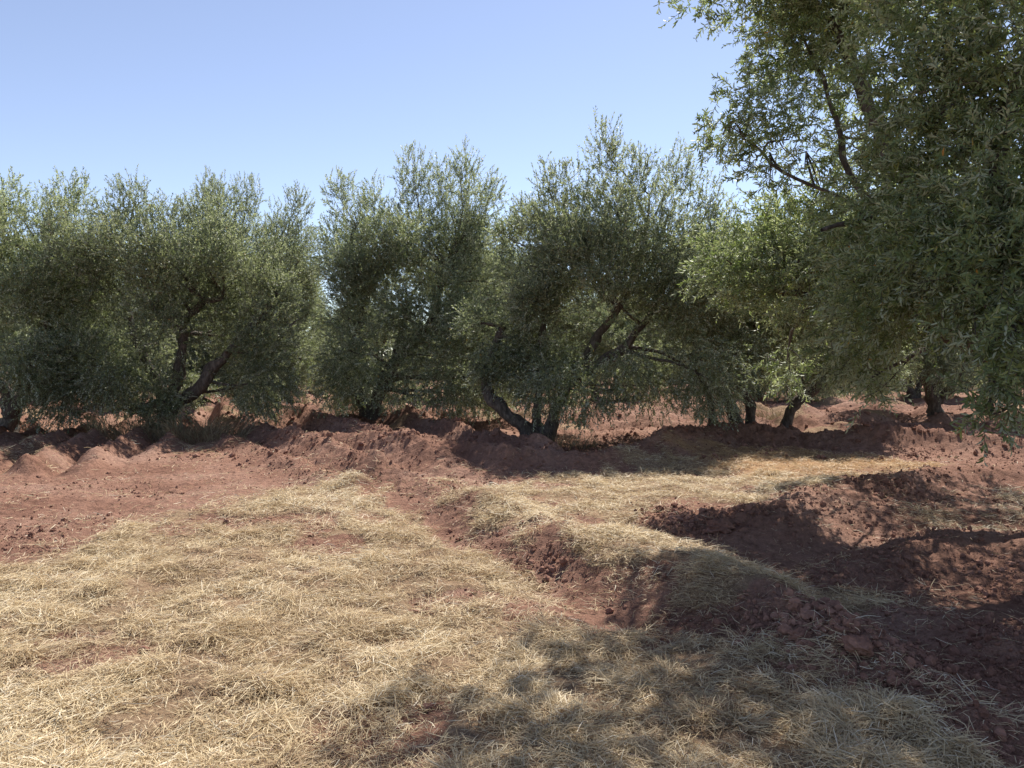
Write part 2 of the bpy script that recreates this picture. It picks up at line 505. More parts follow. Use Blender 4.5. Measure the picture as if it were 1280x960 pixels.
def clod_mass(n_try, y0, y1, ks, base, faces, name):
    yy = y0 * (y1 / y0) ** rng.random(n_try)
    xx = (rng.random(n_try) * 2 - 1) * (.74 * yy + .8)
    s = np.maximum(straw_mask(xx, yy), orange_mask(xx, yy) * .8)
    p = (1 - s) ** 2 * np.clip(.10 + .5 * fbm(xx * 1.0, yy * 1.0, 71, 3), .02, 1) * (1 - (.6 if len(base) > 20 else 0.) * sstep(-1.5, -3, xx))
    if y0 > 8: p = np.clip(p + .25, 0, 1) * (1 - .6 * sstep(-5.2, -6.2, xx))
    for pts, a, w in RIDGES:
        p = p + .2 * (1 - s) * np.exp(-(poly_dist(xx, yy, pts) / w) ** 2)
    for c, r in CLODS:
        p = p + .6 * (1 - .6 * s) * np.exp(-((xx - c[0]) ** 2 + (yy - c[1]) ** 2) / r ** 2)
    k = rng.random(n_try) < p
    xx, yy = xx[k], yy[k]; n = len(xx)
    sz = .003 + .0045 * rng.pareto(2.0, n); sz = np.clip(sz, 0, .026)
    sz = sz * ks
    for c, r in CLODS:
        sz = sz * (1 + .9 * np.exp(-((xx - c[0]) ** 2 + (yy - c[1]) ** 2) / r ** 2))
    zz = height(xx, yy) + sz * .3
    m_ = len(base)
    jit = rng.uniform(.68, 1.25, (n, m_, 1))
    sc_ = rng.uniform(.65, 1.3, (n, 1, 3)) * sz[:, None, None]
    V = base[None] * jit * sc_
    a = rng.uniform(0, 2 * np.pi, n); ca, sa_ = np.cos(a)[:, None], np.sin(a)[:, None]
    V = np.stack([V[..., 0] * ca - V[..., 1] * sa_, V[..., 0] * sa_ + V[..., 1] * ca, V[..., 2]], -1)
    V = V + np.stack([xx, yy, zz], 1)[:, None, :]
    F = (np.arange(n)[:, None, None] * m_ + faces[None]).reshape(-1, 3)
    me = quads_mesh(name, V.reshape(-1, 3), F)
    me.polygons.foreach_set('use_smooth', np.zeros(len(F), bool))
    print('clods', n)
    return link(name, me, M_CLOD)


tag(clod_mass(110000, 2.4, 13, 1.0, S1V, S1F, 'soil_crumbs'), 'small crumbs and lumps of red soil over the bare earth', 'soil crumbs', kind='stuff')
tag(clod_mass(420000, 2.4, 13, .55, ICO, np.array(ICOF), 'soil_grit'), 'fine red grit and pea sized crumbs over the bare earth', 'soil grit', kind='stuff')
tag(clod_mass(50000, 11.5, 24, 1.7, S1V, S1F, 'furrow_clods'), 'broken clods of red earth along the furrows under the trees', 'soil clods', kind='stuff')


def big_clod(px, py, size, label, flat=.6, seed=0, group=None):
    p = gp(px, py, .1)
    r_ = np.random.default_rng(seed)
    V = S3V.copy()
    q = V * 2.1 + seed * 3.7
    n = fbm(q[:, 0] + q[:, 2], q[:, 1] - q[:, 2] * .7, 200 + seed, 4)
    f = worley(q[:, 0] * 1.3 + q[:, 2], q[:, 1] * 1.3 + .8 * q[:, 2], 210 + seed)
    V = V * (1 + .38 * n + .28 * (f - .5))[:, None] * size * np.array([1.15, .9, flat])
    o = link('soil_clod', quads_mesh('soil_clod', V, S3F), M_CLOD)
    o.location = (p[0], p[1], float(hz(*p)[0]) + size * flat * .35)
    o.rotation_euler.z = seed
    tag(o, label, 'clod', group)
    return o


# ------------------------------------------------------------------ trees
def tube(pts, rad, ns=9, rough=.12, rng=rng, flare=False):
    pts = np.asarray(pts, float); rad = np.asarray(rad, float)
    n = len(pts)
    T = unit(np.gradient(pts, axis=0))
    ref = np.array([.31, .87, .12])
    u = unit(np.cross(T, ref)); v = np.cross(T, u)
    ang = np.linspace(0, 2 * np.pi, ns, endpoint=False)
    k = 1 + rough * rng.normal(0, 1, (n, ns))
    lob = 1 + .16 * np.cos(3 * ang + rng.uniform(0, 6))[None] * (rad / max(rad[0], 1e-6))[:, None]
    rr = rad[:, None] * k * lob
    V = pts[:, None] + rr[..., None] * (u[:, None] * np.cos(ang)[None, :, None] + v[:, None] * np.sin(ang)[None, :, None])
    i = np.arange(n - 1)[:, None] * ns; j = np.arange(ns)[None]
    j2 = (j + 1) % ns
    F = np.stack([i + j, i + j2, i + ns + j2, i + ns + j], -1).reshape(-1, 4)
    return V.reshape(-1, 3), F


def smooth_path(ctrl, n, rng, wob=.04):
    ctrl = np.asarray(ctrl, float)
    m_ = len(ctrl)
    P = np.vstack([2 * ctrl[0] - ctrl[1], ctrl, 2 * ctrl[-1] - ctrl[-2]])
    t = np.linspace(0, m_ - 1 - 1e-6, n)
    i = t.astype(int); f = (t - i)[:, None]
    p0, p1, p2, p3 = P[i], P[i + 1], P[i + 2], P[i + 3]
    C = .5 * (2 * p1 + (p2 - p0) * f + (2 * p0 - 5 * p1 + 4 * p2 - p3) * f ** 2 + (3 * p1 - p0 - 3 * p2 + p3) * f ** 3)
    w = rng.normal(0, wob, (n, 3)); w[0] = 0
    w[1:-1] = (w[1:-1] + w[:-2] + w[2:]) / 2
    return C + w


def leaves(lobes, n_shoot, n_leaf, rng, leaf_len, leaf_w, shoot_len, folded, zc, crown_c, spray=.5):
    """lobes: (centre xyz, radii xyz, weight, lift). Shoots fill the lobes, leaves in pairs along each shoot."""
    C = np.array([l[0] for l in lobes], float); Rr = np.array([l[1] for l in lobes], float)
    W = np.array([l[2] for l in lobes], float); LF = np.array([l[3] for l in lobes], float)
    w = W * (Rr[:, 0] * Rr[:, 1] * Rr[:, 2]) ** (2 / 3)
    li = rng.choice(len(lobes), n_shoot, p=w / w.sum())
    d0 = unit(rng.normal(0, 1, (n_shoot, 3)))
    rad = rng.random(n_shoot) ** .42
    P = C[li] + d0 * rad[:, None] * Rr[li]
    outw = unit((P - np.array(crown_c)) * np.array([1, 1, .6]))
    d = unit(outw * .45 + d0 * .5 + np.array([0, 0, 1.0]) * LF[li][:, None] + rng.normal(0, spray, (n_shoot, 3)))
    Ls = shoot_len * rng.uniform(.5, 1.35, n_shoot)
    sag = rng.uniform(.0, .25, n_shoot) * (1 - np.clip(LF[li], -1, 1)) * .8
    t = (np.arange(n_leaf) + .5) / n_leaf
    t = np.repeat(t[None], n_shoot, 0) + rng.normal(0, .012, (n_shoot, n_leaf))
    base = P[:, None] + d[:, None] * (Ls[:, None] * t)[..., None]
    base[..., 2] -= (sag * Ls)[:, None] * t ** 2
    tan = d[:, None] - np.array([0, 0, 1.0]) * (2 * sag[:, None] * t)[..., None]
    tan = unit(tan)
    ref = unit(rng.normal(0, 1, (n_shoot, 3)))[:, None]
    u = unit(np.cross(tan, ref)); v = np.cross(tan, u)
    ph = (np.arange(n_leaf) * math.pi + (np.arange(n_leaf) // 2) * math.pi / 2)[None] + rng.normal(0, .35, (n_shoot, n_leaf))
    radl = u * np.cos(ph)[..., None] + v * np.sin(ph)[..., None]
    a = R(56) - R(26) * t + rng.normal(0, .22, (n_shoot, n_leaf))
    ld = unit(tan * np.cos(a)[..., None] + radl * np.sin(a)[..., None] + rng.normal(0, .24, base.shape))
    wd = unit(np.cross(ld, tan) + rng.normal(0, .25, base.shape))
    wd = unit(wd - ld * (wd * ld).sum(-1, keepdims=True))
    nr = np.cross(wd, ld)
    # the upper face looks towards the shoot tip
    sg = np.sign((nr * tan).sum(-1, keepdims=True)); wd = wd * sg; nr = nr * sg
    ll = leaf_len * rng.uniform(.6, 1.2, t.shape) * np.where(t > .85, .75, 1)
    lw = leaf_w * rng.uniform(.75, 1.2, t.shape)
    n = n_shoot * n_leaf
    base, ld, wd, nr = (q.reshape(n, 3) for q in (base, ld, wd, nr))
    ll = ll.reshape(n, 1); lw = lw.reshape(n, 1)
    sh_t = np.repeat(rng.normal(.42, .17, n_shoot), n_leaf)
    tint = np.clip(sh_t + rng.normal(0, .12, n), 0, .93)
    tint = np.where(rng.random(n) < .006, rng.uniform(.96, 1, n), tint)
    if folded:
        cv = nr * ll * -.06
        V = np.stack([base, base + ld * ll * .33 + wd * lw * .48 + nr * lw * .22, base + ld * ll * .7 + wd * lw * .4 + nr * lw * .2 + cv * .5,
                      base + ld * ll + cv * 2, base + ld * ll * .7 - wd * lw * .4 + nr * lw * .2 + cv * .5, base + ld * ll * .33 - wd * lw * .48 + nr * lw * .22], 1).reshape(-1, 3)
        b0 = np.arange(n)[:, None] * 6
        F = np.concatenate([b0 + [0, 3, 2, 1], b0 + [0, 5, 4, 3]], 0)
        k = 6
    else:
        V = np.stack([base, base + ld * ll * .45 + wd * lw * .5, base + ld * ll, base + ld * ll * .45 - wd * lw * .5], 1).reshape(-1, 3)
        b0 = np.arange(n)[:, None] * 4
        F = b0 + [0, 3, 2, 1]
        k = 4
    # make the winding agree with nr
    a_, b_, c_ = V[F[0]][0], V[F[0]][1], V[F[0]][2]
    if np.dot(np.cross(b_ - a_, c_ - a_), nr[0]) < 0:
        F = F[:, ::-1]
    return V, F, np.repeat(tint, k), P, d, Ls, sag


def shoot_stems(P, d, Ls, sag, wid, rng):
    n = len(P)
    t = np.array([0, .5, 1.0])
    pts = P[:, None] + d[:, None] * (Ls[:, None] * t)[..., None]
    pts[..., 2] -= (sag * Ls)[:, None] * t ** 2
    u = unit(np.cross(d, unit(rng.normal(0, 1, (n, 3))))); v = np.cross(d, u)
    V = []
    for k, s in enumerate((1.0, .8, .4)):
        for a in (0, 2.094, 4.189):
            V.append(pts[:, k] + (u * math.cos(a) + v * math.sin(a)) * wid * s)
    V = np.stack(V, 1).reshape(-1, 3)
    b0 = np.arange(n)[:, None] * 9
    F = np.concatenate([b0 + [i + j, i + (j + 1) % 3, i + 3 + (j + 1) % 3, i + 3 + j] for i in (0, 3) for j in range(3)], 0)
    return V, F


def build_tree(name_, lobes, limbs, seed, crown_c, n_shoot, n_leaf=20, leaf_len=.063, leaf_w=.020, shoot_len=.29, folded=False, stems=True, mat=M_LEAF, stem_w=.0026, subs=5, spray=.7):
    """lobes and limbs in the tree's own coordinates; returns the Empty with trunk and crown"""
    r_ = np.random.default_rng(seed)
    root = bpy.data.objects.new('olive_tree', None); col.objects.link(root); root.empty_display_size = .3
    mb = MB()
    nodes, nrad = [], []
    for ctrl, r0, r1 in limbs:
        L = sum(np.linalg.norm(np.subtract(a, b)) for a, b in zip(ctrl[:-1], ctrl[1:]))
        n = max(8, int(L / .12))
        pth = smooth_path(ctrl, n, r_, .022)
        s = np.linspace(0, 1, n)
        rad = r0 + (r1 - r0) * s ** .8
        rad = rad * (1 + .13 * np.sin(s * 13 + r_.uniform(0, 6)) + .08 * np.sin(s * 31 + r_.uniform(0, 6)))
        if ctrl[0][2] <= .05:
            rad = rad * (1 + .55 * np.exp(-np.linspace(0, L, n) / .22))
        mb.add(*tube(pth, rad, 14, .11, r_))
        nodes.append(pth[n // 3:]); nrad.append(rad[n // 3:])
    nodes = np.concatenate(nodes); nrad = np.concatenate(nrad)
    for c, rr, w, lf in lobes:
        c = np.array(c, float)
        dd = np.linalg.norm(nodes - c, axis=1) + .8 * np.maximum(nodes[:, 2] - c[2], 0)
        i = int(np.argmin(dd))
        s0 = nodes[i]; r0 = min(nrad[i] * .7, .05)
        midp = (s0 + c) / 2 + r_.normal(0, .12, 3) + np.array([0, 0, .1])
        n = max(5, int(np.linalg.norm(c - s0) / .14))
        p = smooth_path([s0, midp, c], n, r_, .02)
        mb.add(*tube(p, np.linspace(max(r0 * .85, .013), .007, n), 7, .08, r_))
        for _ in range(subs):
            e = c + unit(r_.normal(0, 1, 3)) * np.array(rr) * r_.uniform(.5, .95)
            if lf > .3: e[2] = max(e[2], c[2] + .1)
            st = p[r_.integers(n // 2, n)]
            q = smooth_path([st, (st + e) / 2 + r_.normal(0, .08, 3), e], 6, r_, .012)
            mb.add(*tube(q, np.linspace(.007, .003, 6), 5, .05, r_))
    V, F, tint, P, d, Ls, sag = leaves(lobes, n_shoot, n_leaf, r_, leaf_len, leaf_w, shoot_len, folded, 0, crown_c, spray)
    if stems:
        mb.add(*shoot_stems(P, d, Ls, sag, stem_w, r_))
    link('trunk', mb.mesh('trunk'), M_BARK, root)
    link('crown', quads_mesh('crown', V, F, {'tint': tint}), mat, root)
    return root


def auto_lobes(rng, c, rx, ry, z0, z1, spires, n_side=16, droop=9):
    """rounded crown from clumps, upright shoots at the top, hanging clumps at the hem"""
    L = []
    cx, cy = c
    zc = (z0 + z1) / 2 - .1
    hz_ = (z1 - z0) / 2
    n_side = int(n_side * 1.5)
    for k in range(n_side):
        a = 2 * math.pi * 1.618 * k + rng.uniform(-.25, .25)
        zz = rng.uniform(-.5, .62)
        rr = math.sqrt(max(0, 1 - zz * zz)) * rng.uniform(.6, .92)
        s = rng.uniform(.36, .68)
        L.append(((cx + rx * rr * math.cos(a), cy + ry * rr * math.sin(a), zc + hz_ * zz), (s, s, s * rng.uniform(.9, 1.3)), 1.0, .35 + .45 * (zz > .0)))
    for k in range(droop):
        a = 2 * math.pi * k / droop + rng.uniform(-.3, .3)
        rr = rng.uniform(.6, .95)
        s = rng.uniform(.45, .7)
        L.append(((cx + rx * rr * math.cos(a), cy + ry * rr * math.sin(a), z0 + rng.uniform(.35, .8)), (s, s, s * rng.uniform(.9, 1.25)), 1.15, -.45))
    L.append(((cx, cy, zc - .2), (rx * .62, ry * .62, hz_ * .66), .32, .3))
    for (sx, sy, zt, w) in spires:
        h = rng.uniform(.75, 1.0)
        L.append(((sx, sy, zt - .04 - h * .75), (w, w, h * .72), 1.1, 1.0))
        L.append(((sx + rng.uniform(-.2, .2), sy + rng.uniform(-.2, .2), zt - .3 - h * 1.9), (w * 1.8, w * 1.8, h), 1.1, .7))
    return L


def loc_spires(base, rows, rng):
    """(px, top py, half width) of the tops seen against the sky, to the tree's own coordinates"""
    o = []
    for px, py, dy, w in rows:
        q = at(px, py, base[1] + dy)
        o.append((q[0] - base[0], dy, q[2] - base[2], w))
    return o


def place(root, x_, y_, sink=.03):
    root.location = (x_, y_, float(hz(x_, y_)[0]) - sink)


FRONT = 'olive trees of the front row'
# --- tree A: far left
rA = np.random.default_rng(101)
bA = np.array([-10.6, 15.6, .1])
lobA = auto_lobes(rA, (0, 0), 2.5, 2.3, .92, 4.9, loc_spires(bA, [(10, 222, 0, .38), (52, 244, .4, .34), (92, 220, 0, .36), (-60, 230, .5, .4), (-20, 240, -.6, .35), (70, 236, -.9, .32)], rA), droop=12)
tA = build_tree('a', lobA, [([(0, 0, -.15), (.1, 0, .5), (-.5, .1, 1.4), (-.9, .2, 2.6)], .20, .06), ([(.05, 0, .2), (.5, -.1, .9), (.9, 0, 2.0), (1.1, .1, 3.2)], .15, .05), ([(0, .1, .3), (.1, .7, 1.2), (.2, 1.0, 2.6)], .13, .05)], 1, (0, 0, 2.2), 12200)
place(tA, bA[0], bA[1]); tag(tA, 'leftmost olive tree, grey green crown hanging low over zigzag ridges at the photo edge', 'tree', FRONT)

# --- tree B: left tree with visible forked limbs
rB = np.random.default_rng(102)
bB = np.array([*gp(205, 540, .1), .1])
lobB = auto_lobes(rB, (.15, .3), 2.7, 2.2, .55, 4.9, loc_spires(bB, [(135, 232, 0, .3), (166, 210, .1, .38), (212, 236, -.3, .36), (255, 228, .2, .36), (292, 236, .5, .34), (340, 276, .5, .32), (190, 250, -.8, .3), (320, 300, -.3, .3)], rB), n_side=15, droop=7)
# dense clump low in front of the fork, as in the photo
lobB += [((-.15, -.5, 1.0), (.62, .5, .72), 1.3, .2), ((.25, -.4, .75), (.42, .4, .5), 1.0, .0), ((-.9, -.5, 1.5), (.8, .6, .7), 1.0, .2), ((-1.6, -.2, 1.0), (.6, .6, .6), 1.0, -.4)]
lobB = [l for l in lobB if not (.75 < l[0][0] < 1.9 and l[0][1] < .5 and l[0][2] < 2.6)]
sB = bB[1] / FPX
def pB(px, py, dy=0.): q = at(px, py, bB[1] + dy); return tuple(q - bB)
tB = build_tree('b', lobB, [
    ([(0, 0, -.15), pB(215, 505), pB(250, 475, -.1), pB(275, 443, -.1), pB(310, 405, .1), pB(345, 360, .3)], .17, .06),
    ([(-.02, .02, .1), pB(214, 490, .1), pB(224, 440, .1), pB(232, 395, .1), pB(250, 372, .1), pB(278, 362, .2)], .14, .05),
    ([(-.1, 0, .0), pB(185, 515), pB(163, 497, -.1), pB(135, 470, 0), pB(110, 430, 0)], .10, .04),
    ([(0, .05, .1), (-.2, .3, 1.0), pB(165, 400, .3), pB(160, 320, .2)], .14, .04)], 2, (.1, .2, 2.3), 12200)
place(tB, bB[0], bB[1]); tag(tB, 'olive tree with two dark forked limbs curving right out of low foliage, second from left', 'tree', FRONT)

# --- tree C: centre left
rC = np.random.default_rng(103)
bC = np.array([*gp(458, 530, .1), .1])
cC = at(527, 400, bC[1])[0] - bC[0]
lobC = auto_lobes(rC, (cC, 0), 2.25, 2.1, .30, 5.4, loc_spires(bC, [(425, 212, .2, .36), (468, 222, -.2, .33), (517, 186, 0, .4), (548, 200, .5, .34), (578, 182, .1, .38), (612, 212, .2, .34), (450, 240, -.8, .3), (590, 230, -.7, .32), (640, 262, .3, .22)], rC), n_side=18, droop=11)
lobC += [(tuple(at(*q[:3]) - bC), (q[3],) * 3, 1.3, q[4]) for q in ((505, 325, 16.6, .5, .4), (498, 395, 16.2, .5, .1), (470, 340, 16.4, .45, .4), (520, 440, 16.0, .5, -.2), (555, 360, 16.2, .55, .3))]
lobC += [((cC + .6, -1.9, 1.5), (.3, .3, .85), 1.0, .9), ((cC + .9, -1.9, .7), (.35, .3, .6), .8, -.5), ((cC - 1.2, -1.7, 1.6), (.7, .5, .6), 1.0, .4)]
tC = build_tree('c', lobC, [([(0, 0, -.15), (-.05, 0, .4), (-.25, .05, .9), (-.3, .1, 1.8), (.1, .2, 3.2)], .20, .06), ([(.1, 0, -.1), (.2, 0, .5), (.6, 0, 1.3), (1.5, .1, 2.4), (1.9, 0, 3.6)], .19, .05), ([(.05, .1, .2), (.5, .6, 1.2), (.8, .9, 2.6)], .14, .05)], 3, (cC, 0, 2.4), 14500)
place(tC, bC[0], bC[1]); tag(tC, 'bushy olive tree at centre left with foliage nearly to the ground and two short trunks', 'tree', FRONT)

# --- tree D: centre right, the tallest of the row
rD = np.random.default_rng(104)
bD = np.array([*gp(672, 549, .1), .1])
cD = at(772, 400, bD[1])[0] - bD[0]
lobD = auto_lobes(rD, (cD, .2), 2.15, 2.0, .70, 5.2, loc_spires(bD, [(672, 240, .2, .3), (692, 186, 0, .34), (722, 194, .3, .32), (757, 140, .1, .36), (800, 172, -.2, .36), (845, 174, .3, .38), (885, 206, .1, .36), (900, 240, -.3, .3), (770, 200, -.9, .34), (830, 214, -.8, .34)], rD), n_side=18, droop=10)
lobD += [(tuple(at(*q[:3]) - bD), (q[3],) * 3, 2.0, q[4]) for q in ((648, 410, 14.6, .5, -.1), (650, 330, 14.9, .45, .3), (632, 290, 15.2, .32, .7), (618, 440, 14.3, .4, -.3), (660, 450, 14.2, .45, -.3), (662, 270, 15.0, .4, .7), (700, 440, 14.0, .5, -.3), (606, 455, 14.2, .3, -.3), (600, 395, 14.5, .4, 0))]
def pD(px, py, dy=0.): q = at(px, py, bD[1] + dy); return tuple(q - bD)
tD = build_tree('d', lobD, [
    ([(0, 0, -.15), pD(655, 528), pD(634, 508), pD(612, 488, .1), pD(606, 455, .3), pD(630, 400, .4)], .175, .06),
    ([(.1, .02, -.1), pD(690, 515), pD(712, 470, .1), pD(750, 410, .2), pD(790, 340, .2), pD(810, 270, .2)], .135, .045),
    ([(.05, .1, .1), pD(672, 500, .2), pD(675, 420, .3), pD(690, 320, .3)], .11, .045),
    ([pD(712, 470, .1), pD(760, 440, -.2), pD(810, 390, -.2), pD(850, 310, 0)], .11, .04)], 4, (cD, .2, 2.4), 14500)
place(tD, bD[0], bD[1]); tag(tD, 'tallest olive tree of the middle row with a leaning trunk and pointed top shoots', 'tree', FRONT)

# --- tree E: right of centre, several dark leaning stems
rE = np.random.default_rng(105)
bE = np.array([4.85, 15.5, .15])
cE = at(975, 400, bE[1])[0] - bE[0]
lobE = auto_lobes(rE, (cE, 0), 2.0, 1.9, 1.15, 4.2, loc_spires(bE, [(880, 260, .3, .36), (925, 262, 0, .4), (965, 252, .2, .4), (1010, 250, 0, .4), (1060, 250, .3, .4)], rE), n_side=17, droop=5)
def pE(px, py, dy=0.): q = at(px, py, bE[1] + dy); return tuple(q - bE)
tE = build_tree('e', lobE, [
    ([(0, 0, -.2), pE(916, 498), pE(900, 475), pE(880, 450, .1), pE(870, 400, .2), pE(900, 330, .2)], .13, .05),
    ([(.1, 0, -.2), pE(940, 500, .1), pE(926, 470, .1), pE(932, 420, .1), pE(950, 340, .2)], .12, .05),
    ([(-.55, .4, -.2), pE(890, 495, .4), pE(877, 470, .4), pE(862, 430, .3)], .11, .05),
    ([(.75, .2, -.2), pE(990, 500, .2), pE(1028, 466, .1), pE(1052, 446, .1), pE(1075, 390, .2)], .13, .06)], 5, (cE, 0, 2.6), 12200)
place(tE, bE[0], bE[1]); tag(tE, 'olive tree with several dark leaning bare stems under its crown, right of centre', 'tree', FRONT)

# --- tree N: the near tree that fills the right edge
rN = np.random.default_rng(106)
bN = np.array([5.7, 6.5, 0.0])
def pN(px, py, depth): return tuple(at(px, py, depth) - bN)
def lobe(px, py, depth, s, sz=None, w=1.0, lf=.0, sy=None):
    return (pN(px, py, depth), (s, sy or s, sz or s), w, lf)
lobN = [
    # airy upper left boughs against the sky
    lobe(985, 50, 7.9, 0.55, 0.47, 0.82, -0.06), lobe(930, 140, 7.7, 0.55, 0.39, 0.65, -0.21), lobe(985, 165, 7.8, 0.52, 0.44, 0.54, -0.24), lobe(1010, 60, 8.2, 0.65, 0.59, 0.86, 0.06),
    lobe(1060, 20, 7.5, 0.65, 0.65, 0.86, 0.06), lobe(905, 165, 7.6, 0.29, 0.21, 0.76, -0.30), lobe(960, 210, 7.7, 0.29, 0.26, 0.43, -0.36), lobe(1030, 235, 8.0, 0.49, 0.47, 0.54, -0.12), lobe(1065, 150, 8.2, 0.65, 0.65, 0.61, 0.06),
    lobe(1005, -40, 7.9, 0.65, 0.59, 0.86, 0.00), lobe(1080, -80, 7.5, 0.91, 0.78, 0.97, 0.12),
    # lower left lobes a little further off
    lobe(935, 330, 8.6, .62, .55, 1.1, .1), lobe(1000, 350, 8.3, .62, .52, 1.15, -0.06), lobe(1015, 310, 8.2, .62, .5, 1.1, .25), lobe(910, 325, 8.6, .40, .42, 1.0, -0.11),
    lobe(1065, 345, 7.6, .6, .6, 1.1, -0.06), lobe(985, 280, 8.6, .45, .4, 1.0, .5), lobe(985, 450, 8.5, .27, .34, .8, -0.28), lobe(1065, 290, 7.6, .5, .45, 1.0, .1),
    lobe(960, 272, 8.8, .3, .32, .9, .9), lobe(1040, 262, 8.4, .3, .3, .9, .9),
    # boughs at the back of the crown
    lobe(1010, 335, 10.6, .55, .5, .8, 0), lobe(1080, 300, 11.0, .7, .6, .8, .1), lobe(1135, 330, 10.6, .6, .5, .8, 0), lobe(1185, 260, 10.2, .7, .6, .8, .1), lobe(1240, 330, 10.4, .6, .5, .8, 0), lobe(1110, 220, 10.2, .7, .6, .6, .1),
    # hanging curtains
    lobe(1085, 415, 6.8, .32, .36, 1.2, -0.39), lobe(1090, 462, 6.6, .20, .22, 1.3, -0.39), lobe(1125, 360, 6.0, .42, .40, 1.2, -0.33), lobe(1070, 420, 7.2, .42, .4, 1.1, -0.22),
    lobe(1250, 460, 4.5, .17, .22, 1.3, -0.28), lobe(1275, 405, 4.5, .28, .26, 1.2, -0.39), lobe(1240, 375, 4.8, .34, .28, 1.1, -0.33), lobe(1240, 500, 4.5, .10, .10, 1.0, -0.50),
    lobe(1325, 430, 4.6, .34, .34, 1.2, -0.39),
    # dense mass on the right
    lobe(1120, 240, 6.2, .55, .5, 1.2, 0), lobe(1110, 340, 6.3, .52, .5, 1.2, -0.11), lobe(1170, 160, 5.8, .6, .55, 1.2, .2), lobe(1190, 300, 5.3, .55, .5, 1.3, -0.11),
    lobe(1230, 90, 5.3, .55, .5, 1.2, .3), lobe(1260, 220, 5.0, .55, .5, 1.3, 0), lobe(1260, 320, 4.9, .50, .42, 1.3, -0.17), lobe(1150, 60, 5.8, .6, .5, .9, .2),
    lobe(1180, -60, 5.6, .8, .6, 1.0, .3), lobe(1320, 20, 5.2, .8, .7, 1.1, .2), lobe(1340, 250, 5.2, .7, .7, 1.2, 0), lobe(1350, 340, 5.0, .6, .5, 1.2, -0.17), lobe(1150, 315, 5.9, .45, .4, 1.2, -0.17), lobe(1195, 310, 5.4, .42, .36, 1.2, -0.22),
    lobe(1300, 300, 6.6, .9, .9, .3, 0), lobe(1200, 200, 7.2, .8, .8, .35, 0),
    # the rest of the crown, out of frame, that shades the foreground
    ((-3.5, .1, 5.6), (.9, .9, .5), .75, .4), ((-2.4, -.5, 5.7), (1.0, .9, .6), .75, .4), ((-1.2, -.9, 5.8), (1.0, 1.0, .6), .75, .4), ((-.4, .7, 5.4), (1.1, 1.1, .7), .75, .4),
    ((-2.0, 1.1, 5.5), (1.0, .9, .6), .75, .4), ((-4.3, .1, 5.4), (.6, .7, .4), .6, .4), ((-3.3, 1.2, 5.6), (.8, .8, .5), .75, .3), ((.6, -.3, 3.8), (.9, .9, .8), .6, .2), ((.6, .9, 2.6), (.9, .9, .8), .6, 0), ((.3, -1.3, 3.0), (.8, .8, .8), .6, 0), ((-.6, 1.7, 3.4), (1.0, .8, .9), .6, .2),
]
limN = [
    ([(0, 0, -.2), (-.05, 0, .5), (-.25, -.05, 1.2), pN(1180, 250, 6.6), pN(1110, 170, 7.2), pN(1060, 60, 7.6), pN(1000, -30, 7.8)], .24, .03),
    ([(-.1, 0, .3), (-.5, .5, 1.3), pN(1120, 380, 7.6), pN(1060, 370, 8.0), pN(980, 360, 8.4)], .15, .03),
    ([(.05, 0, .4), (.2, -.5, 1.4), pN(1290, 300, 5.4), pN(1260, 150, 5.3), (-1.3, -1.0, 5.5)], .16, .03),
    ([(.1, .1, .4), (.2, .4, 1.6), (.2, .5, 3.4), (-.3, .6, 5.2)], .17, .03),
    ([pN(1110, 250, 7.2), pN(1062, 215, 7.6), pN(1045, 140, 7.7), pN(1020, 60, 7.8)], .045, .018),
    ([pN(1160, 240, 6.8), pN(1080, 268, 7.3), pN(1066, 250, 7.5), pN(985, 205, 7.7), pN(930, 165, 7.7)], .040, .010),
]
tN = build_tree('n', lobN, limN, 6, (-1.3, -.2, 2.8), 12500, n_leaf=18, leaf_len=.066, leaf_w=.0160, shoot_len=.25, folded=True, mat=M_LEAF_NEAR, stem_w=.0022, subs=3, spray=.95)
place(tN, bN[0], bN[1], .05)
mbb = MB(); pth = smooth_path([pN(1092, 262, 6.15), pN(1066, 268, 6.05), pN(1045, 271, 6.0), pN(1027, 277, 5.95)], 9, rN, .004)
mbb.add(*tube(pth, np.linspace(.024, .015, 9), 8, .08, rN))
bb = link('broken_branch', mbb.mesh('broken_branch'), M_BARK, tN); bb['label'] = 'bare snapped branch stub sticking out of the leaves'
tag(tN, 'nearest olive tree, large leafy crown hanging over the whole right edge', 'tree')


# --- copies behind
def copy_tree(src, x_, y_, rot, s, label, group):
    c = src.copy(); col.objects.link(c)
    for ch in src.children:
        k = ch.copy(); col.objects.link(k); k.parent = c
    c.rotation_euler = (0, 0, rot); c.scale = (s, s, s * (.94 + .1 * math.sin(x_ * 3.1)))
    place(c, x_, y_)
    tag(c, label, 'tree', group)
    return c


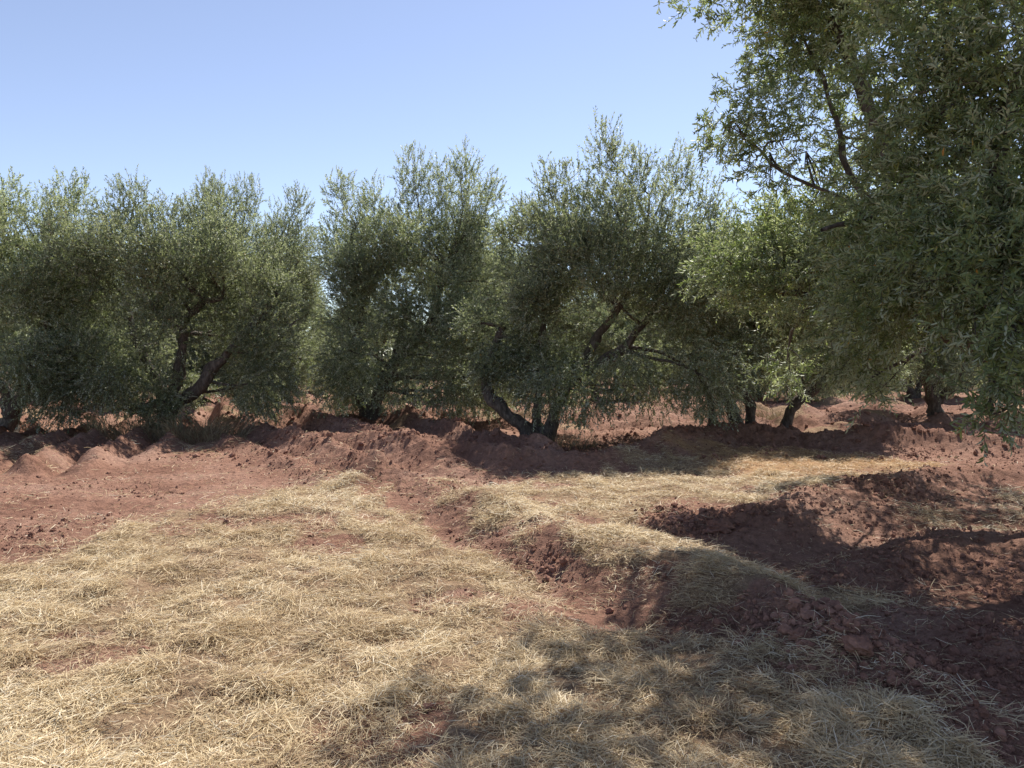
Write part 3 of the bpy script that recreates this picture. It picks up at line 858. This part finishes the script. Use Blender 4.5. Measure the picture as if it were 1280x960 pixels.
SECOND = 'olive trees of the second row'
second = [
    (-21.0, 24.5, tA, 1.3, 1.0, 'olive tree behind the leftmost tree at the left photo edge'),
    (-15.2, 25.5, tC, 2.2, .98, 'olive tree of the second row showing between the two leftmost trees'),
    (-9.6, 26.5, tD, 4.0, .94, 'small looking olive tree seen behind the forked limbs of the left tree'),
    (-7.4, 24.2, tC, 2.9, 1.17, 'olive tree of the second row filling the gap left of the central bushy tree'),
    (-1.2, 27.5, tB, 1.0, 1.12, 'olive tree behind the central bushy tree'),
    (4.0, 27.0, tE, 3.0, .98, 'olive tree showing under and behind the tallest middle tree'),
    (9.2, 28.5, tC, 5.1, 1.0, 'olive tree behind the one with several leaning stems'),
    (14.6, 27.0, tD, .6, 1.0, 'olive tree of the second row glimpsed through the near right foliage'),
    (10.6, 18.6, tA, 3.9, .92, 'olive tree standing right of the leaning stems, behind the hanging foliage'),
    (19.5, 26.5, tB, 2.2, 1.0, 'olive tree of the second row behind the near tree at the right edge'),
]
for x_, y_, s_, r_, k_, lab in second:
    copy_tree(s_, x_, y_, r_, k_, lab, SECOND)
pool = [tA, tB, tC, tD, tE]
q = np.random.default_rng(9)
for row, (yy, sp, wid) in enumerate([(36, 5.8, 27), (46, 6.2, 34), (58, 6.6, 42), (72, 7.2, 52)]):
    xx = -wid + q.uniform(0, 3)
    while xx < wid:
        copy_tree(pool[q.integers(0, 5)], xx + q.uniform(-.7, .7), yy + q.uniform(-1.2, 1.2), q.uniform(0, 6.28), q.uniform(.9, 1.1), 'distant olive tree glimpsed in the gaps behind the first two rows', 'far olive trees')
        xx += sp


# ------------------------------------------------------------------ dry grass at the trunks
def tuft(px, py, z, rad, hgt, n, label, seed):
    r_ = np.random.default_rng(seed)
    p = gp(px, py, z)
    a = r_.uniform(0, 2 * np.pi, n); rr = rad * np.sqrt(r_.random(n))
    xx, yy = rr * np.cos(a), rr * np.sin(a) * .7
    z0 = hz(p[0] + xx, p[1] + yy) - float(hz(*p)[0])
    az = a + r_.normal(0, .9, n)
    L = hgt * r_.uniform(.4, 1.2, n)
    me = blades(np.stack([xx, yy, z0 - .02], 1), L, r_.uniform(.005, .009, n), az, r_.uniform(.6, 1.45, n), r_.uniform(0, .5, n), np.clip(r_.normal(.5, .22, n), 0, 1), 'dry_grass_tuft', r_, 1.5)
    o = link('dry_grass_tuft', me, M_DRYGRASS)
    o.location = (p[0], p[1], float(hz(*p)[0]))
    tag(o, label, 'grass tuft', 'dry grass tufts at the tree feet')


tuft(250, 546, .1, .9, .38, 900, 'tan dry grass at the right foot of the forked left tree', 1)
tuft(160, 545, .1, .7, .42, 600, 'tan dry grass at the left foot of the forked left tree', 2)
tuft(900, 525, .1, .6, .55, 800, 'grey brown dry bush left of the leaning dark stems', 3)
tuft(975, 527, .1, .6, .4, 600, 'low dry grass right of the leaning dark stems', 4)
tuft(705, 552, .1, .6, .32, 450, 'thin dry grass beside the leaning trunk of the tallest middle tree', 5)

big_clod(900, 652, .13, 'dark rounded soil lump on bare earth, furthest of the large clods', .6, 1)
big_clod(1015, 812, .055, 'fist sized red clod on the shaded clod heap, right of two', .8, 2)
big_clod(1000, 800, .05, 'fist sized red clod on the shaded clod heap, left of two', .8, 3)
big_clod(512, 746, .022, 'tiny dark clod lying on sunlit straw in the middle foreground', .7, 4)
big_clod(1072, 826, .07, 'flat red clod at the right foot of the shaded clod heap', .6, 5)

# ------------------------------------------------------------------ light, sky, camera
AZ, EL = R(24), R(53.5)
sd = bpy.data.lights.new('sun', 'SUN'); sd.energy = 4.3; sd.angle = R(.53); sd.color = (1.0, .95, .87)
so = bpy.data.objects.new('sun', sd); col.objects.link(so)
v = Vector((math.sin(AZ) * math.cos(EL), math.cos(AZ) * math.cos(EL), math.sin(EL)))
so.rotation_euler = (-v).to_track_quat('-Z', 'Y').to_euler(); so.location = (0, 0, 30)

w = bpy.data.worlds.new('World'); sc.world = w; w.use_nodes = True
nt = w.node_tree; nt.nodes.clear()
sky = nt.nodes.new('ShaderNodeTexSky'); sky.sky_type = 'NISHITA'; sky.sun_disc = False
sky.sun_elevation = EL; sky.sun_rotation = AZ; sky.altitude = 500; sky.air_density = .85; sky.dust_density = .15; sky.ozone_density = 2.0
bg = nt.nodes.new('ShaderNodeBackground'); bg.inputs['Strength'].default_value = .09
wo = nt.nodes.new('ShaderNodeOutputWorld')
hs = nt.nodes.new('ShaderNodeHueSaturation'); hs.inputs['Saturation'].default_value = .82; hs.inputs['Hue'].default_value = .506
nt.links.new(sky.outputs[0], hs.inputs['Color']); nt.links.new(hs.outputs[0], bg.inputs[0]); nt.links.new(bg.outputs[0], wo.inputs[0])

cd = bpy.data.cameras.new('camera'); cd.sensor_width = 36; cd.lens = 36 * FPX / 1280; cd.clip_end = 4000; cd.clip_start = .05
co = bpy.data.objects.new('camera', cd); col.objects.link(co)
co.location = (0, 0, CAM_H); co.rotation_euler = (math.pi / 2 - PITCH, 0, 0)
sc.camera = co

sc.view_settings.view_transform = 'Standard'; sc.view_settings.look = 'None'
sc.view_settings.exposure = 1.05; sc.view_settings.gamma = 1.0
sc.cycles.max_bounces = 10; sc.cycles.diffuse_bounces = 7; sc.cycles.glossy_bounces = 2; sc.cycles.transmission_bounces = 6
sc.cycles.caustics_reflective = False; sc.cycles.caustics_refractive = False
